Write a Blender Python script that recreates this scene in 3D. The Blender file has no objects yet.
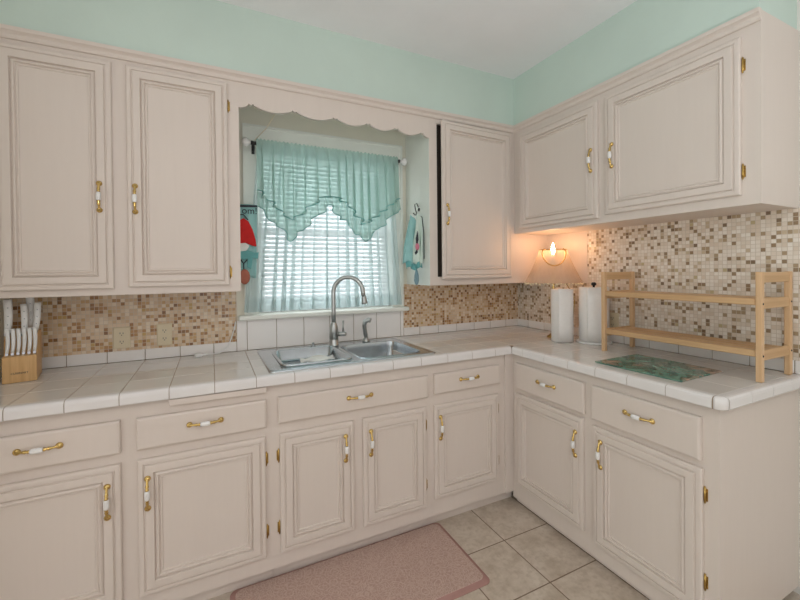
import bpy, math, random
from mathutils import Matrix, Vector
random.seed(7)
C = bpy.context.scene.collection
PI = math.pi
sin, cos = math.sin, math.cos

# ------------------------------------------------------------------ materials
def s2l(c):
    return tuple((v/255/12.92) if v/255 <= .04045 else ((v/255+.055)/1.055)**2.4 for v in c)

class NT:
    def __init__(s, name):
        s.m = bpy.data.materials.new(name); s.m.use_nodes = True
        s.n = s.m.node_tree.nodes; s.l = s.m.node_tree.links
        s.b = s.n['Principled BSDF']; s.out = s.n['Material Output']
    def add(s, t, **kw):
        n = s.n.new(t)
        for k, v in kw.items(): setattr(n, k, v)
        return n
    def lk(s, a, b): s.l.new(a, b)
    def math(s, op, a, b=None, c=None):
        n = s.add('ShaderNodeMath', operation=op)
        for i, v in enumerate((a, b, c)):
            if v is None: continue
            if isinstance(v, (int, float)): n.inputs[i].default_value = v
            else: s.lk(v, n.inputs[i])
        return n.outputs[0]
    def mix(s, fac, a, b, mode='MIX'):
        n = s.add('ShaderNodeMix', data_type='RGBA', blend_type=mode)
        for i, v in ((0, fac), (6, a), (7, b)):
            if isinstance(v, (int, float)): n.inputs[i].default_value = v
            elif isinstance(v, tuple): n.inputs[i].default_value = (*v, 1)
            else: s.lk(v, n.inputs[i])
        return n.outputs[2]
    def ramp(s, fac, stops, interp='LINEAR'):
        n = s.add('ShaderNodeValToRGB'); r = n.color_ramp; r.interpolation = interp
        while len(r.elements) > 1: r.elements.remove(r.elements[-1])
        r.elements[0].position = stops[0][0]; r.elements[0].color = (*stops[0][1], 1)
        for p, c in stops[1:]:
            e = r.elements.new(p); e.color = (*c, 1)
        s.lk(fac, n.inputs[0]); return n.outputs[0]
    def coord(s): return s.add('ShaderNodeTexCoord').outputs['Object']
    def scaled(s, v, sc):
        n = s.add('ShaderNodeVectorMath', operation='MULTIPLY'); s.lk(v, n.inputs[0]); n.inputs[1].default_value = sc
        return n.outputs[0]
    def noise(s, v, scale, detail=3, rough=.55, out='Fac'):
        n = s.add('ShaderNodeTexNoise'); n.inputs['Scale'].default_value = scale
        n.inputs['Detail'].default_value = detail; n.inputs['Roughness'].default_value = rough
        s.lk(v, n.inputs['Vector']); return n.outputs[out]
    def bump(s, h, dist, strength=1.0):
        n = s.add('ShaderNodeBump'); n.inputs['Distance'].default_value = dist
        n.inputs['Strength'].default_value = strength
        s.lk(h, n.inputs['Height']); s.lk(n.outputs[0], s.b.inputs['Normal'])
    def setp(s, rough=.5, metal=0, **kw):
        s.b.inputs['Roughness'].default_value = rough; s.b.inputs['Metallic'].default_value = metal
        for k, v in kw.items(): s.b.inputs[k].default_value = v
    def col(s, c):
        if isinstance(c, tuple): s.b.inputs['Base Color'].default_value = (*c, 1)
        else: s.lk(c, s.b.inputs['Base Color'])

def paint(name, rgb, rough=.5, vary=.05, scale=6, bump=0, metal=0, **kw):
    t = NT(name); base = s2l(rgb)
    if vary:
        f = t.noise(t.coord(), scale, 4)
        lo = tuple(v*(1-vary) for v in base); hi = tuple(min(1, v*(1+vary)) for v in base)
        t.col(t.ramp(f, [(.3, lo), (.7, hi)]))
    else: t.col(base)
    t.setp(rough, metal, **kw)
    if bump: t.bump(t.noise(t.coord(), 90, 3), bump)
    return t.m

M = {}
def cab_paint():
    t = NT('almond_cabinet_paint'); co = t.coord()
    f = t.noise(t.scaled(co, (40, 40, 3)), 1.5, 4)
    g = t.noise(co, 2.5, 2)
    a = s2l((223, 210, 201)); b = s2l((221, 208, 199))
    c = t.ramp(f, [(.3, b), (.7, a)])
    c = t.mix(t.math('MULTIPLY', g, .25), c, s2l((222, 214, 200)))
    t.col(c); t.setp(.42); t.bump(f, .0001, .3); return t.m
M['cab'] = cab_paint()
M['cab_shade'] = paint('cabinet_interior_shade', (60, 50, 42), .8)  # dark colour stands in for the shade inside the cabinet
M['teal_wall'] = paint('seafoam_wall_paint', (204, 221, 211), .75, .03, 3, .0005)
M['ceil'] = paint('ceiling_paint', (246, 246, 248), .85, .02, 3, .0008)
M['cream_wall'] = paint('cream_wall_paint', (234, 230, 214), .6, .03, 4, .0004)
M['house_wall'] = paint('off_white_wall_paint', (228, 224, 218), .7, .03, 4, .0004)
M['white_trim'] = paint('white_trim_paint', (238, 240, 232), .4, .03)
M['tile'] = paint('white_glazed_tile', (222, 217, 211), .05, .035, 5, IOR=1.8)
M['tile_splash'] = paint('white_glazed_splash_tile', (244, 241, 238), .12, .02, 5)
M['tile_edge'] = paint('white_bullnose_tile', (232, 228, 226), .14, .02, 6)
M['grout'] = paint('grout', (156, 138, 118), .85, .08, 40)
M['brass'] = paint('polished_brass', (214, 184, 118), .16, .08, 30, 0, 1)
M['hinge'] = paint('aged_brass', (188, 156, 92), .25, .15, 40, 0, 1)
M['porcelain'] = paint('white_porcelain', (240, 238, 236), .12, .02)
M['steel'] = paint('brushed_steel', (196, 202, 206), .2, .05, 30, 0, 1)
M['nickel'] = paint('brushed_nickel', (178, 180, 178), .28, .05, 30, 0, 1)
M['dark'] = paint('dark_iron', (38, 34, 32), .4, .1)
M['black'] = paint('black_plastic', (22, 22, 24), .35, .1)
M['outlet'] = paint('ivory_outlet_plastic', (222, 208, 178), .35, .02)
M['white_plastic'] = paint('white_plastic', (238, 238, 236), .3, .02)
M['paper'] = paint('paper_towel', (240, 236, 232), .95, .02, 60, .001)
M['vinyl'] = paint('blind_slat_vinyl', (236, 236, 238), .45, .02)
M['terracotta'] = paint('terracotta_felt', (182, 112, 92), .9, .08)
M['red'] = paint('red_felt', (206, 40, 38), .9, .08, 30)
M['white_felt'] = paint('white_felt', (236, 236, 230), .95, .04, 40)
M['aqua'] = paint('aqua_cloth', (156, 204, 202), .9, .06, 14, .001)
M['aqua_deep'] = paint('deep_aqua_cloth', (112, 178, 178), .9, .06, 20, .001)
M['pale_cloth'] = paint('pale_mint_cloth', (212, 228, 218), .95, .04, 14, .001)
M['slate'] = paint('blue_grey_felt', (128, 156, 166), .9, .06)
M['pink'] = paint('pink_felt', (210, 130, 150), .9, .06)
M['ink'] = paint('dark_ink', (44, 48, 56), .8, .05)

def wood(name, a, b, axis, rough=.45):
    t = NT(name); co = t.coord()
    sc = [60, 60, 60]; sc[axis] = 3
    f = t.noise(t.scaled(co, tuple(sc)), 1.0, 4, .6)
    g = t.noise(t.scaled(co, tuple(6 if i != axis else 1 for i in range(3))), 2, 2)
    c = t.ramp(f, [(.3, s2l(b)), (.65, s2l(a))])
    c = t.mix(t.math('MULTIPLY', g, .35), c, s2l(b))
    t.col(c); t.setp(rough); t.bump(f, .0004); return t.m
M['pine_x'] = wood('pine_grain_across', (216, 180, 136), (196, 156, 112), 0)
M['pine_y'] = wood('pine_grain_along', (216, 180, 136), (196, 156, 112), 1)
M['pine_z'] = wood('pine_grain_upright', (226, 192, 152), (208, 168, 124), 2)
M['block'] = wood('knife_block_wood', (232, 192, 136), (206, 160, 104), 2)

def mosaic(name, ax):
    t = NT(name); co = t.add('ShaderNodeNewGeometry').outputs['Position']
    sp = t.add('ShaderNodeSeparateXYZ'); t.lk(co, sp.inputs[0])
    P = .0176
    u = t.math('DIVIDE', sp.outputs[ax], P); v = t.math('DIVIDE', sp.outputs[2], P)
    fu, fv = t.math('FLOOR', u), t.math('FLOOR', v)
    cb = t.add('ShaderNodeCombineXYZ'); t.lk(fu, cb.inputs[0]); t.lk(fv, cb.inputs[1]); cb.inputs[2].default_value = 3.3+ax
    wn = t.add('ShaderNodeTexWhiteNoise', noise_dimensions='3D'); t.lk(cb.outputs[0], wn.inputs['Vector'])
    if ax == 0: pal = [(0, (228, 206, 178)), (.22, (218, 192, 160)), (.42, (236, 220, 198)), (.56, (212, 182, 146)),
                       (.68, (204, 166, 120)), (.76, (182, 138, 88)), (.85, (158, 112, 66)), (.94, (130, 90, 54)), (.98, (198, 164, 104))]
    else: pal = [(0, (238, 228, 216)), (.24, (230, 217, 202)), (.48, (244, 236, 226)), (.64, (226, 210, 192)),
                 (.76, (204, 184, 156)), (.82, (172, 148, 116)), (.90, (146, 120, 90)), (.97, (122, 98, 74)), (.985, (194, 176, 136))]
    c = t.ramp(wn.outputs['Value'], [(p, s2l(k)) for p, k in pal], 'CONSTANT')
    n2 = t.noise(co, 160, 2)
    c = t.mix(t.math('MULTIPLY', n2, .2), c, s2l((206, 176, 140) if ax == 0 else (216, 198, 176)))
    def edge(w):
        f = t.math('FRACT', w); return t.math('MINIMUM', f, t.math('SUBTRACT', 1.0, f))
    e = t.math('MINIMUM', edge(u), edge(v))
    mask = t.math('GREATER_THAN', e, .055)
    t.col(t.mix(mask, s2l((206, 192, 174)), c))
    t.lk(t.math('SUBTRACT', .75, t.math('MULTIPLY', mask, .5)), t.b.inputs['Roughness'])
    t.bump(t.math('MINIMUM', e, .12), .006, .6)
    return t.m
M['mosaic_x'] = mosaic('mosaic_tile_back', 0)
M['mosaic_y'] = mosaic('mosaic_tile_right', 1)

def floor_tile():
    t = NT('beige_floor_tile'); co = t.add('ShaderNodeNewGeometry').outputs['Position']
    sp = t.add('ShaderNodeSeparateXYZ'); t.lk(co, sp.inputs[0]); P = .2935
    u = t.math('DIVIDE', t.math('ADD', sp.outputs[0], .872), P); v = t.math('DIVIDE', t.math('ADD', sp.outputs[1], .838), P)
    cb = t.add('ShaderNodeCombineXYZ'); t.lk(t.math('FLOOR', u), cb.inputs[0]); t.lk(t.math('FLOOR', v), cb.inputs[1])
    wn = t.add('ShaderNodeTexWhiteNoise', noise_dimensions='3D'); t.lk(cb.outputs[0], wn.inputs['Vector'])
    off = t.add('ShaderNodeVectorMath', operation='ADD'); t.lk(co, off.inputs[0])
    t.lk(t.scaled(wn.outputs['Color'], (9, 9, 9)), off.inputs[1])
    n1 = t.noise(off.outputs[0], 9, 5, .65); n2 = t.noise(off.outputs[0], 45, 3)
    c = t.ramp(n1, [(.3, s2l((184, 168, 150))), (.5, s2l((204, 190, 174))), (.72, s2l((216, 204, 190)))])
    c = t.mix(t.math('MULTIPLY', t.ramp(n2, [(.45, (0, 0, 0)), (.7, (1, 1, 1))]), .45), c, s2l((168, 150, 128)))
    def edge(w):
        f = t.math('FRACT', w); return t.math('MINIMUM', f, t.math('SUBTRACT', 1.0, f))
    e = t.math('MINIMUM', edge(u), edge(v)); mask = t.math('GREATER_THAN', e, .0095)
    t.col(t.mix(mask, s2l((124, 104, 84)), c)); t.setp(.35)
    t.bump(t.math('MINIMUM', e, .02), .03, .5); return t.m
M['floor'] = floor_tile()

def rug_mat():
    t = NT('pink_damask_mat'); co = t.coord()
    d = t.noise(co, 5, 3, .5, 'Color')
    w = t.add('ShaderNodeVectorMath', operation='MULTIPLY_ADD'); t.lk(d, w.inputs[0]); w.inputs[1].default_value = (.09, .09, 0); t.lk(co, w.inputs[2])
    vo = t.add('ShaderNodeTexVoronoi', feature='F1'); vo.inputs['Scale'].default_value = 19; t.lk(w.outputs[0], vo.inputs['Vector'])
    s1 = t.math('SINE', t.math('MULTIPLY', vo.outputs['Distance'], 44))
    v2 = t.add('ShaderNodeTexVoronoi', feature='DISTANCE_TO_EDGE'); v2.inputs['Scale'].default_value = 60; t.lk(w.outputs[0], v2.inputs['Vector'])
    e2 = t.math('LESS_THAN', v2.outputs['Distance'], .11)
    fine = t.noise(co, 260, 2)
    f = t.math('ADD', t.math('MULTIPLY', t.math('GREATER_THAN', s1, .25), .4), t.math('MULTIPLY', e2, .4))
    f = t.math('ADD', f, t.math('MULTIPLY', t.math('SUBTRACT', fine, .5), .9))
    t.col(t.ramp(f, [(.0, s2l((184, 154, 142))), (.45, s2l((197, 168, 155))), (1, s2l((207, 182, 170)))]))
    t.setp(.85); t.bump(f, .0012); return t.m
M['rug'] = rug_mat()
M['rug_edge'] = paint('pink_mat_edge', (170, 130, 122), .85, .05, 20)

def glass_board():
    t = NT('teal_leaf_print_glass'); co = t.coord()
    d = t.noise(co, 6, 3, .5, 'Color')
    w = t.add('ShaderNodeVectorMath', operation='MULTIPLY_ADD'); t.lk(d, w.inputs[0]); w.inputs[1].default_value = (.25, .25, 0); t.lk(co, w.inputs[2])
    f = t.noise(w.outputs[0], 6, 4, .6)
    c = t.ramp(f, [(.22, s2l((34, 66, 62))), (.38, s2l((58, 112, 104))), (.47, s2l((118, 156, 138))), (.54, s2l((66, 112, 100))),
                   (.62, s2l((190, 160, 140))), (.75, s2l((70, 84, 74)))])
    t.col(c); t.setp(.12); t.b.inputs['Coat Weight'].default_value = .2; return t.m
M['board'] = glass_board()

def sheer(name, rgb, transp, hue=None):
    t = NT(name); n = t.n; co = t.coord()
    tr = t.add('ShaderNodeBsdfTransparent'); tl = t.add('ShaderNodeBsdfTranslucent'); df = t.add('ShaderNodeBsdfDiffuse')
    c = s2l(rgb)
    f = t.noise(t.scaled(co, (60, 60, 2)), 1, 3)
    cc = t.ramp(f, [(.3, tuple(v*.9 for v in c)), (.7, c)])
    t.lk(cc, tl.inputs[0]); t.lk(cc, df.inputs[0])
    tr.inputs[0].default_value = (*(.4+.6*v for v in c), 1)
    m1 = t.add('ShaderNodeMixShader'); m1.inputs[0].default_value = .45
    t.lk(df.outputs[0], m1.inputs[1]); t.lk(tl.outputs[0], m1.inputs[2])
    m2 = t.add('ShaderNodeMixShader'); m2.inputs[0].default_value = transp
    t.lk(m1.outputs[0], m2.inputs[1]); t.lk(tr.outputs[0], m2.inputs[2])
    t.lk(m2.outputs[0], t.out.inputs[0]); t.n.remove(t.b); return t.m
M['sheer'] = sheer('mint_sheer_voile', (228, 240, 240), .39)
M['valance'] = sheer('mint_valance_voile', (196, 226, 218), .32)
M['seam'] = sheer('teal_satin_trim', (140, 192, 188), .15)
M['shade'] = sheer('peach_lampshade_fabric', (252, 238, 222), .6)

def pane():
    t = NT('window_glass')
    tr = t.add('ShaderNodeBsdfTransparent'); gl = t.add('ShaderNodeBsdfGlossy'); gl.inputs['Roughness'].default_value = .02
    m = t.add('ShaderNodeMixShader'); m.inputs[0].default_value = .07
    t.lk(tr.outputs[0], m.inputs[1]); t.lk(gl.outputs[0], m.inputs[2]); t.lk(m.outputs[0], t.out.inputs[0]); t.n.remove(t.b); return t.m
M['glass'] = pane()
def bulb_mat():
    t = NT('glowing_bulb'); t.col((1, .8, .5)); t.b.inputs['Emission Color'].default_value = (1, .56, .28, 1)
    t.b.inputs['Emission Strength'].default_value = 150; return t.m
M['bulb'] = bulb_mat()
def ceil_lamp_mat():
    t = NT('lit_opal_diffuser'); t.col((1, .95, .9)); t.b.inputs['Emission Color'].default_value = (1, .9, .78, 1)
    t.b.inputs['Emission Strength'].default_value = 2; return t.m
M['opal'] = ceil_lamp_mat()  # diffuser of the added ceiling light

# ------------------------------------------------------------------ mesh builder
class MB:
    def __init__(s): s.v = []; s.f = []; s.m = []; s.sm = []
    def quad(s, idx, mi=0, smooth=False): s.f.append(tuple(idx)); s.m.append(mi); s.sm.append(smooth)
    def box(s, x0, x1, y0, y1, z0, z1, mi=0):
        x0, x1 = min(x0, x1), max(x0, x1); y0, y1 = min(y0, y1), max(y0, y1); z0, z1 = min(z0, z1), max(z0, z1)
        b = len(s.v)
        s.v += [(x0,y0,z0),(x1,y0,z0),(x1,y1,z0),(x0,y1,z0),(x0,y0,z1),(x1,y0,z1),(x1,y1,z1),(x0,y1,z1)]
        for q in ((0,3,2,1),(4,5,6,7),(0,1,5,4),(1,2,6,5),(2,3,7,6),(3,0,4,7)): s.quad([b+i for i in q], mi)
        return s
    def bbox(s, x0, x1, y0, y1, z0, z1, r=.004, mi=0):
        """box with chamfered edges"""
        x0, x1 = min(x0, x1), max(x0, x1); y0, y1 = min(y0, y1), max(y0, y1); z0, z1 = min(z0, z1), max(z0, z1)
        r = min(r, (x1-x0)*.45, (y1-y0)*.45, (z1-z0)*.45)
        loops = []
        for z, i in ((z0, r), (z0+r, 0), (z1-r, 0), (z1, r)):
            loops.append([(x0+i+r*0, y0+r, z), (x0+r, y0+i, z), (x1-r, y0+i, z), (x1-i, y0+r, z), (x1-i, y1-r, z), (x1-r, y1-i, z), (x0+r, y1-i, z), (x0+i, y1-r, z)] if i == 0 else
                         [(x0+r, y0+r, z)]*0 + [(x0+r, y0+r*1.4, z), (x0+r*1.4, y0+r, z), (x1-r*1.4, y0+r, z), (x1-r, y0+r*1.4, z), (x1-r, y1-r*1.4, z), (x1-r*1.4, y1-r, z), (x0+r*1.4, y1-r, z), (x0+r, y1-r*1.4, z)])
        s.loft(loops, mi, cap=True, smooth=False); return s
    def loft(s, loops, mi=0, cap=True, smooth=True, closed=True):
        b = len(s.v); n = len(loops[0])
        for lp in loops: s.v += [tuple(p) for p in lp]
        for k in range(len(loops)-1):
            for i in range(n if closed else n-1):
                j = (i+1) % n
                s.quad((b+k*n+i, b+k*n+j, b+(k+1)*n+j, b+(k+1)*n+i), mi, smooth)
        if cap and closed:
            s.quad([b+i for i in reversed(range(n))], mi); s.quad([b+(len(loops)-1)*n+i for i in range(n)], mi)
        return s
    def tube(s, path, r, seg=10, mi=0, cap=True, smooth=True):
        P = [Vector(p) for p in path]; n = len(P)
        R = r if isinstance(r, (list, tuple)) else [r]*n
        loops = []; up = None
        for i in range(n):
            d = (P[min(i+1, n-1)]-P[max(i-1, 0)]).normalized()
            if up is None:
                up = Vector((0, 0, 1)) if abs(d.z) < .9 else Vector((1, 0, 0))
            a = d.cross(up).normalized(); bb = a.cross(d).normalized(); up = bb
            loops.append([P[i]+a*(R[i]*cos(2*PI*k/seg))+bb*(R[i]*sin(2*PI*k/seg)) for k in range(seg)])
        s.loft(loops, mi, cap, smooth); return s
    def lathe(s, prof, c=(0, 0, 0), axis='z', seg=20, mi=0, cap=True, smooth=True):
        loops = []
        for r, h in prof:
            lp = []
            for k in range(seg):
                a = 2*PI*k/seg; x, y = r*cos(a), r*sin(a)
                p = {'z': (x, y, h), 'y': (x, -h, y), 'x': (h, x, y), '-x': (-h, -x, y)}[axis]
                lp.append((c[0]+p[0], c[1]+p[1], c[2]+p[2]))
            loops.append(lp)
        s.loft(loops, mi, cap, smooth); return s
    def ball(s, c, r, seg=10, mi=0, sq=(1, 1, 1)):
        loops = []
        for i in range(1, seg//2+2):
            t = -PI/2+PI*(i-.5)/(seg//2+1)
            loops.append([(c[0]+sq[0]*r*cos(t)*cos(2*PI*k/seg), c[1]+sq[1]*r*cos(t)*sin(2*PI*k/seg), c[2]+sq[2]*r*sin(t)) for k in range(seg)])
        s.loft(loops, mi); return s
    def panel(s, x0, x1, z0, z1, yb, prof, mi=0):
        """rectangular slab facing -y; prof = (inset, height off yb) rings, mitred"""
        loops = [[(x0+i, yb-h, z0+i), (x1-i, yb-h, z0+i), (x1-i, yb-h, z1-i), (x0+i, yb-h, z1-i)] for i, h in prof]
        s.loft(loops, mi, True, False); return s
    def grid(s, nu, nv, fn, mi=0, smooth=True):
        b = len(s.v)
        for j in range(nv+1):
            for i in range(nu+1): s.v.append(tuple(fn(i/nu, j/nv)))
        for j in range(nv):
            for i in range(nu):
                a = b+j*(nu+1)+i; s.quad((a, a+1, a+nu+2, a+nu+1), mi, smooth)
        return s
    def prism(s, poly, a0, a1, axis='y', mi=0, smooth=False):
        """poly in the two other coordinates, extruded along axis"""
        def P(p, a):
            return {'y': (p[0], a, p[1]), 'x': (a, p[0], p[1]), 'z': (p[0], p[1], a)}[axis]
        s.loft([[P(p, a0) for p in poly], [P(p, a1) for p in poly]], mi, True, smooth); return s

centre = {}
def link(name, mb, mats, parent=None, origin=None, mods=None):
    """one mesh object; its vertices are in the thing's own run coordinates"""
    if not isinstance(mats, (list, tuple)): mats = [mats]
    if origin is None:
        lo = [min(v[i] for v in mb.v) for i in range(3)]; hi = [max(v[i] for v in mb.v) for i in range(3)]
        origin = ((lo[0]+hi[0])/2, (lo[1]+hi[1])/2, lo[2])
    me = bpy.data.meshes.new(name)
    me.from_pydata([(v[0]-origin[0], v[1]-origin[1], v[2]-origin[2]) for v in mb.v], [], mb.f)
    for m in mats: me.materials.append(M[m] if isinstance(m, str) else m)
    me.polygons.foreach_set('material_index', mb.m); me.polygons.foreach_set('use_smooth', mb.sm)
    import bmesh
    bm = bmesh.new(); bm.from_mesh(me); bmesh.ops.recalc_face_normals(bm, faces=bm.faces); bm.to_mesh(me); bm.free()
    o = bpy.data.objects.new(name, me); C.objects.link(o)
    if parent is not None:
        pc = centre[parent.name]; o.parent = parent
        o.location = (origin[0]-pc[0], origin[1]-pc[1], origin[2]-pc[2])
    else: o.location = origin
    centre[o.name] = origin
    if mods:
        for k, v in mods.items():
            if k == 'solid':
                md = o.modifiers.new('thickness', 'SOLIDIFY'); md.thickness = v; md.offset = 0
            if k == 'bevel':
                md = o.modifiers.new('bevel', 'BEVEL'); md.width = v; md.segments = 2; md.limit_method = 'ANGLE'
    return o

def tag(o, label, cat, group=None):
    o['label'] = label; o['category'] = cat
    if group: o['group'] = group
    return o
def thing(name, base, label, cat, right=False, group=None):
    """an Empty at the thing's base; right=True turns the run frame so it stands along the right wall"""
    o = bpy.data.objects.new(name, None); C.objects.link(o); o.empty_display_size = .1
    if right: o.location = (base[1], -base[0], base[2]); o.rotation_euler = (0, 0, -PI/2)
    else: o.location = base
    centre[o.name] = base
    return tag(o, label, cat, group)
def solo(name, mb, mats, label, cat, group=None, **kw):
    return tag(link(name, mb, mats, **kw), label, cat, group)
def struct(name, mb, mats, **kw):
    o = link(name, mb, mats, **kw); o['kind'] = 'structure'; return o

def text_mb(txt, size, place, depth=.0006):
    """lettering as mesh; place(x, y, d) maps text plane to run coordinates"""
    cu = bpy.data.curves.new('t', 'FONT'); cu.body = txt; cu.size = size; cu.extrude = depth/2
    cu.align_x = 'CENTER'; cu.align_y = 'CENTER'
    ob = bpy.data.objects.new('t', cu); C.objects.link(ob)
    dg = bpy.context.evaluated_depsgraph_get(); me = bpy.data.meshes.new_from_object(ob.evaluated_get(dg))
    mb = MB(); mb.v = [place(v.co.x, v.co.y, v.co.z) for v in me.vertices]
    for p in me.polygons: mb.quad(list(p.vertices))
    bpy.data.objects.remove(ob); bpy.data.curves.remove(cu); bpy.data.meshes.remove(me)
    return mb

# ------------------------------------------------------------------ dimensions
UF, BF = -.315, -.607            # fronts of the upper and base face frames
UB, RUB, UT = 1.266, 1.600, 2.325
CEIL = 2.65
XL, YE = -3.0, -1.636            # left wall, end of the peninsula side
YF = -4.6                        # far side of the room behind the camera

# ------------------------------------------------------------------ room shell
struct('floor', MB().box(-6.5, .12, YF, .12, -.06, 0), 'floor')
struct('ceiling', MB().box(-6.5, .12, YF, .12, CEIL, CEIL+.06), 'ceil')
WX0, WX1, WZ0, WZ1 = -1.94, -1.09, 1.12, 2.09
struct('wall_back', MB().box(-6.5, WX0, 0, .12, 0, CEIL).box(WX1, .12, 0, .12, 0, CEIL)
       .box(WX0, WX1, 0, .12, 0, WZ0).box(WX0, WX1, 0, .12, WZ1, CEIL), 'cream_wall')
struct('wall_right', MB().box(0, .12, YF, 0, 0, CEIL), 'house_wall')
struct('wall_left', MB().box(-3.12, XL, -.9, 0, 0, CEIL), 'cream_wall')
# unseen wall behind the viewer; its wide opening is added to let light in
struct('wall_front', MB().box(-6.5, -4.9, YF-.12, YF, 0, CEIL).box(-.5, .12, YF-.12, YF, 0, CEIL).box(-4.9, -.5, YF-.12, YF, 2.25, CEIL), 'house_wall')
struct('wall_soffit', MB().box(XL, 0, UF, 0, UT, CEIL).box(UF, 0, -1.63, UF, UT, CEIL), 'teal_wall')

# crown moulding along the cabinet tops
def crown():
    mb = MB()
    prof = [(0, 2.283), (.008, 2.283), (.012, 2.290), (.012, 2.300), (.018, 2.306), (.024, 2.310), (.024, 2.3255), (0, 2.3255)]
    path = lambda o: [(XL, UF-o), (UF-o, UF-o), (UF-o, -1.6385)]
    loops = [[(*path(o)[k], z) for o, z in prof] for k in range(3)]
    mb.loft(loops, 0, True, False); return mb
struct('trim_crown', crown(), 'cab')

# mosaic splashbacks and the white tile course under them
SB = .9165; ST = .971
struct('trim_1', MB().box(XL, -2.055, -.006, 0, ST, UB), 'mosaic_x')
struct('trim_2', MB().box(-1.012, -.006, -.006, 0, ST, UB), 'mosaic_x')
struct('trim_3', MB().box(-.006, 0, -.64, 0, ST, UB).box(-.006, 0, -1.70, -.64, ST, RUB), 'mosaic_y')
struct('trim_4', MB().box(-.008, 0, -.64, UF, UB, RUB), 'cab')
def splash_tiles(cuts, z1, right=False, gap=.003):
    mb = MB()
    if right: mb.box(-.0065, 0, -cuts[-1], -cuts[0], SB, z1-.001, 1)
    else: mb.box(cuts[0], cuts[-1], -.0065, 0, SB, z1-.001, 1)
    for a, b in zip(cuts, cuts[1:]):
        if right: mb.bbox(-.010, -.001, -b+gap/2, -a-gap/2, SB+.001, z1, .002)
        else: mb.bbox(a+gap/2, b-gap/2, -.010, -.001, SB+.001, z1, .002)
    return mb
struct('trim_5', splash_tiles([XL, -2.961, -2.803, -2.645, -2.487, -2.331, -2.171, -2.055], ST), ['tile_splash', 'grout'])
struct('trim_6', splash_tiles([-2.055, -2.0, -1.84, -1.682, -1.524, -1.368, -1.211, -1.036, -1.012], 1.087), ['tile_splash', 'grout'])
struct('trim_7', splash_tiles([-1.012, -.89, -.74, -.585, -.43, -.28, -.13, -.011], ST), ['tile_splash', 'grout'])
struct('trim_8', splash_tiles([.0, .12, .275, .43, .585, .74, .885, 1.03, 1.18, 1.33, 1.475, 1.625, 1.665], ST, True), ['tile_splash', 'grout'])

# window: casing, stool, two sashes with panes
def empty_struct(name, loc):
    o = bpy.data.objects.new(name, None); C.objects.link(o); o.location = loc; centre[o.name] = loc; o['kind'] = 'structure'; return o
w = empty_struct('window_1', (-1.515, 0, 1.09))
cs = MB()
for x0, x1, z0, z1 in ((-2.01, -1.935, 1.117, 2.19), (-1.095, -1.02, 1.117, 2.19), (-1.935, -1.095, 2.085, 2.19)):
    cs.box(x0, x1, -.016, -.001, z0, z1)
cs.box(-2.012, -1.998, -.024, -.016, 1.117, 2.192).box(-1.032, -1.018, -.024, -.016, 1.117, 2.192).box(-1.998, -1.032, -.024, -.016, 2.176, 2.192)
cs.box(WX0, WX0+.006, 0, .12, WZ0, WZ1).box(WX1-.006, WX1, 0, .12, WZ0, WZ1).box(WX0, WX1, 0, .12, WZ1-.006, WZ1)
link('window_frame', cs, 'white_trim', w)
link('window_sill', MB().bbox(-2.045, -.988, -.05, -.0005, 1.089, 1.1165, .006).box(WX0+.001, WX1-.001, -.001, .12, 1.1, 1.121), 'white_trim', w)
for nm, z0, z1, y0 in (('upper_sash', 1.585, 2.084, .085), ('lower_sash', 1.121, 1.625, .06)):
    f = MB(); a, b = WX0+.006, WX1-.006
    f.box(a, a+.04, y0, y0+.025, z0, z1).box(b-.04, b, y0, y0+.025, z0, z1).box(a+.04, b-.04, y0, y0+.025, z0, z0+.04).box(a+.04, b-.04, y0, y0+.025, z1-.04, z1)
    so = link(nm, f, 'white_trim', w)
    link('pane', MB().box(a+.04, b-.04, y0+.010, y0+.014, z0+.04, z1-.04), 'glass', so)

# ------------------------------------------------------------------ hardware
def handle_mb(c, vertical):
    """bow pull: brass rosettes and arms, porcelain grip; c on the door face, outward = -y"""
    mb = MB(); h = .056
    def P(s_, extra=0):
        a = s_*h; o = .007+.012*(1-abs(s_)**2.2)+extra
        return (c[0], c[1]-o, c[2]+a) if vertical else (c[0]+a, c[1]-o, c[2])
    for sg in (-1, 1):
        pts = [sg*(1-.72*k/8) for k in range(9)]
        rad = [.0062, .005, .0042, .0042, .005, .0065, .0045, .0065, .0058]
        mb.tube([P(t) for t in pts], rad, 8, 0)
        e = P(sg); cc = (e[0], c[1], e[2])
        mb.lathe([(.0095, 0), (.0115, .002), (.0105, .005), (.007, .009), (.002, .0115)], cc, 'y', 14, 0)
    pts = [-.30+.6*k/6 for k in range(7)]
    mb.tube([P(t) for t in pts], [.0075, .0088, .0094, .0092, .0094, .0088, .0075], 12, 1)
    return mb
def hinge_mb(x, y, z, side):
    """small exposed hinge: knuckle with finials and a leaf on the frame (side = +1 leaf to the right)"""
    mb = MB()
    mb.lathe([(.0015, -.031), (.0035, -.028), (.002, -.025), (.0042, -.024), (.0042, .024), (.002, .025), (.0035, .028), (.0015, .031)], (x, y-.004, z), 'z', 8)
    mb.box(x, x+side*.008, y-.0018, y-.0002, z-.022, z+.022)
    for dz in (-.013, .013): mb.ball((x+side*.0055, y-.002, z+dz), .002, 6)
    return mb

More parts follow.
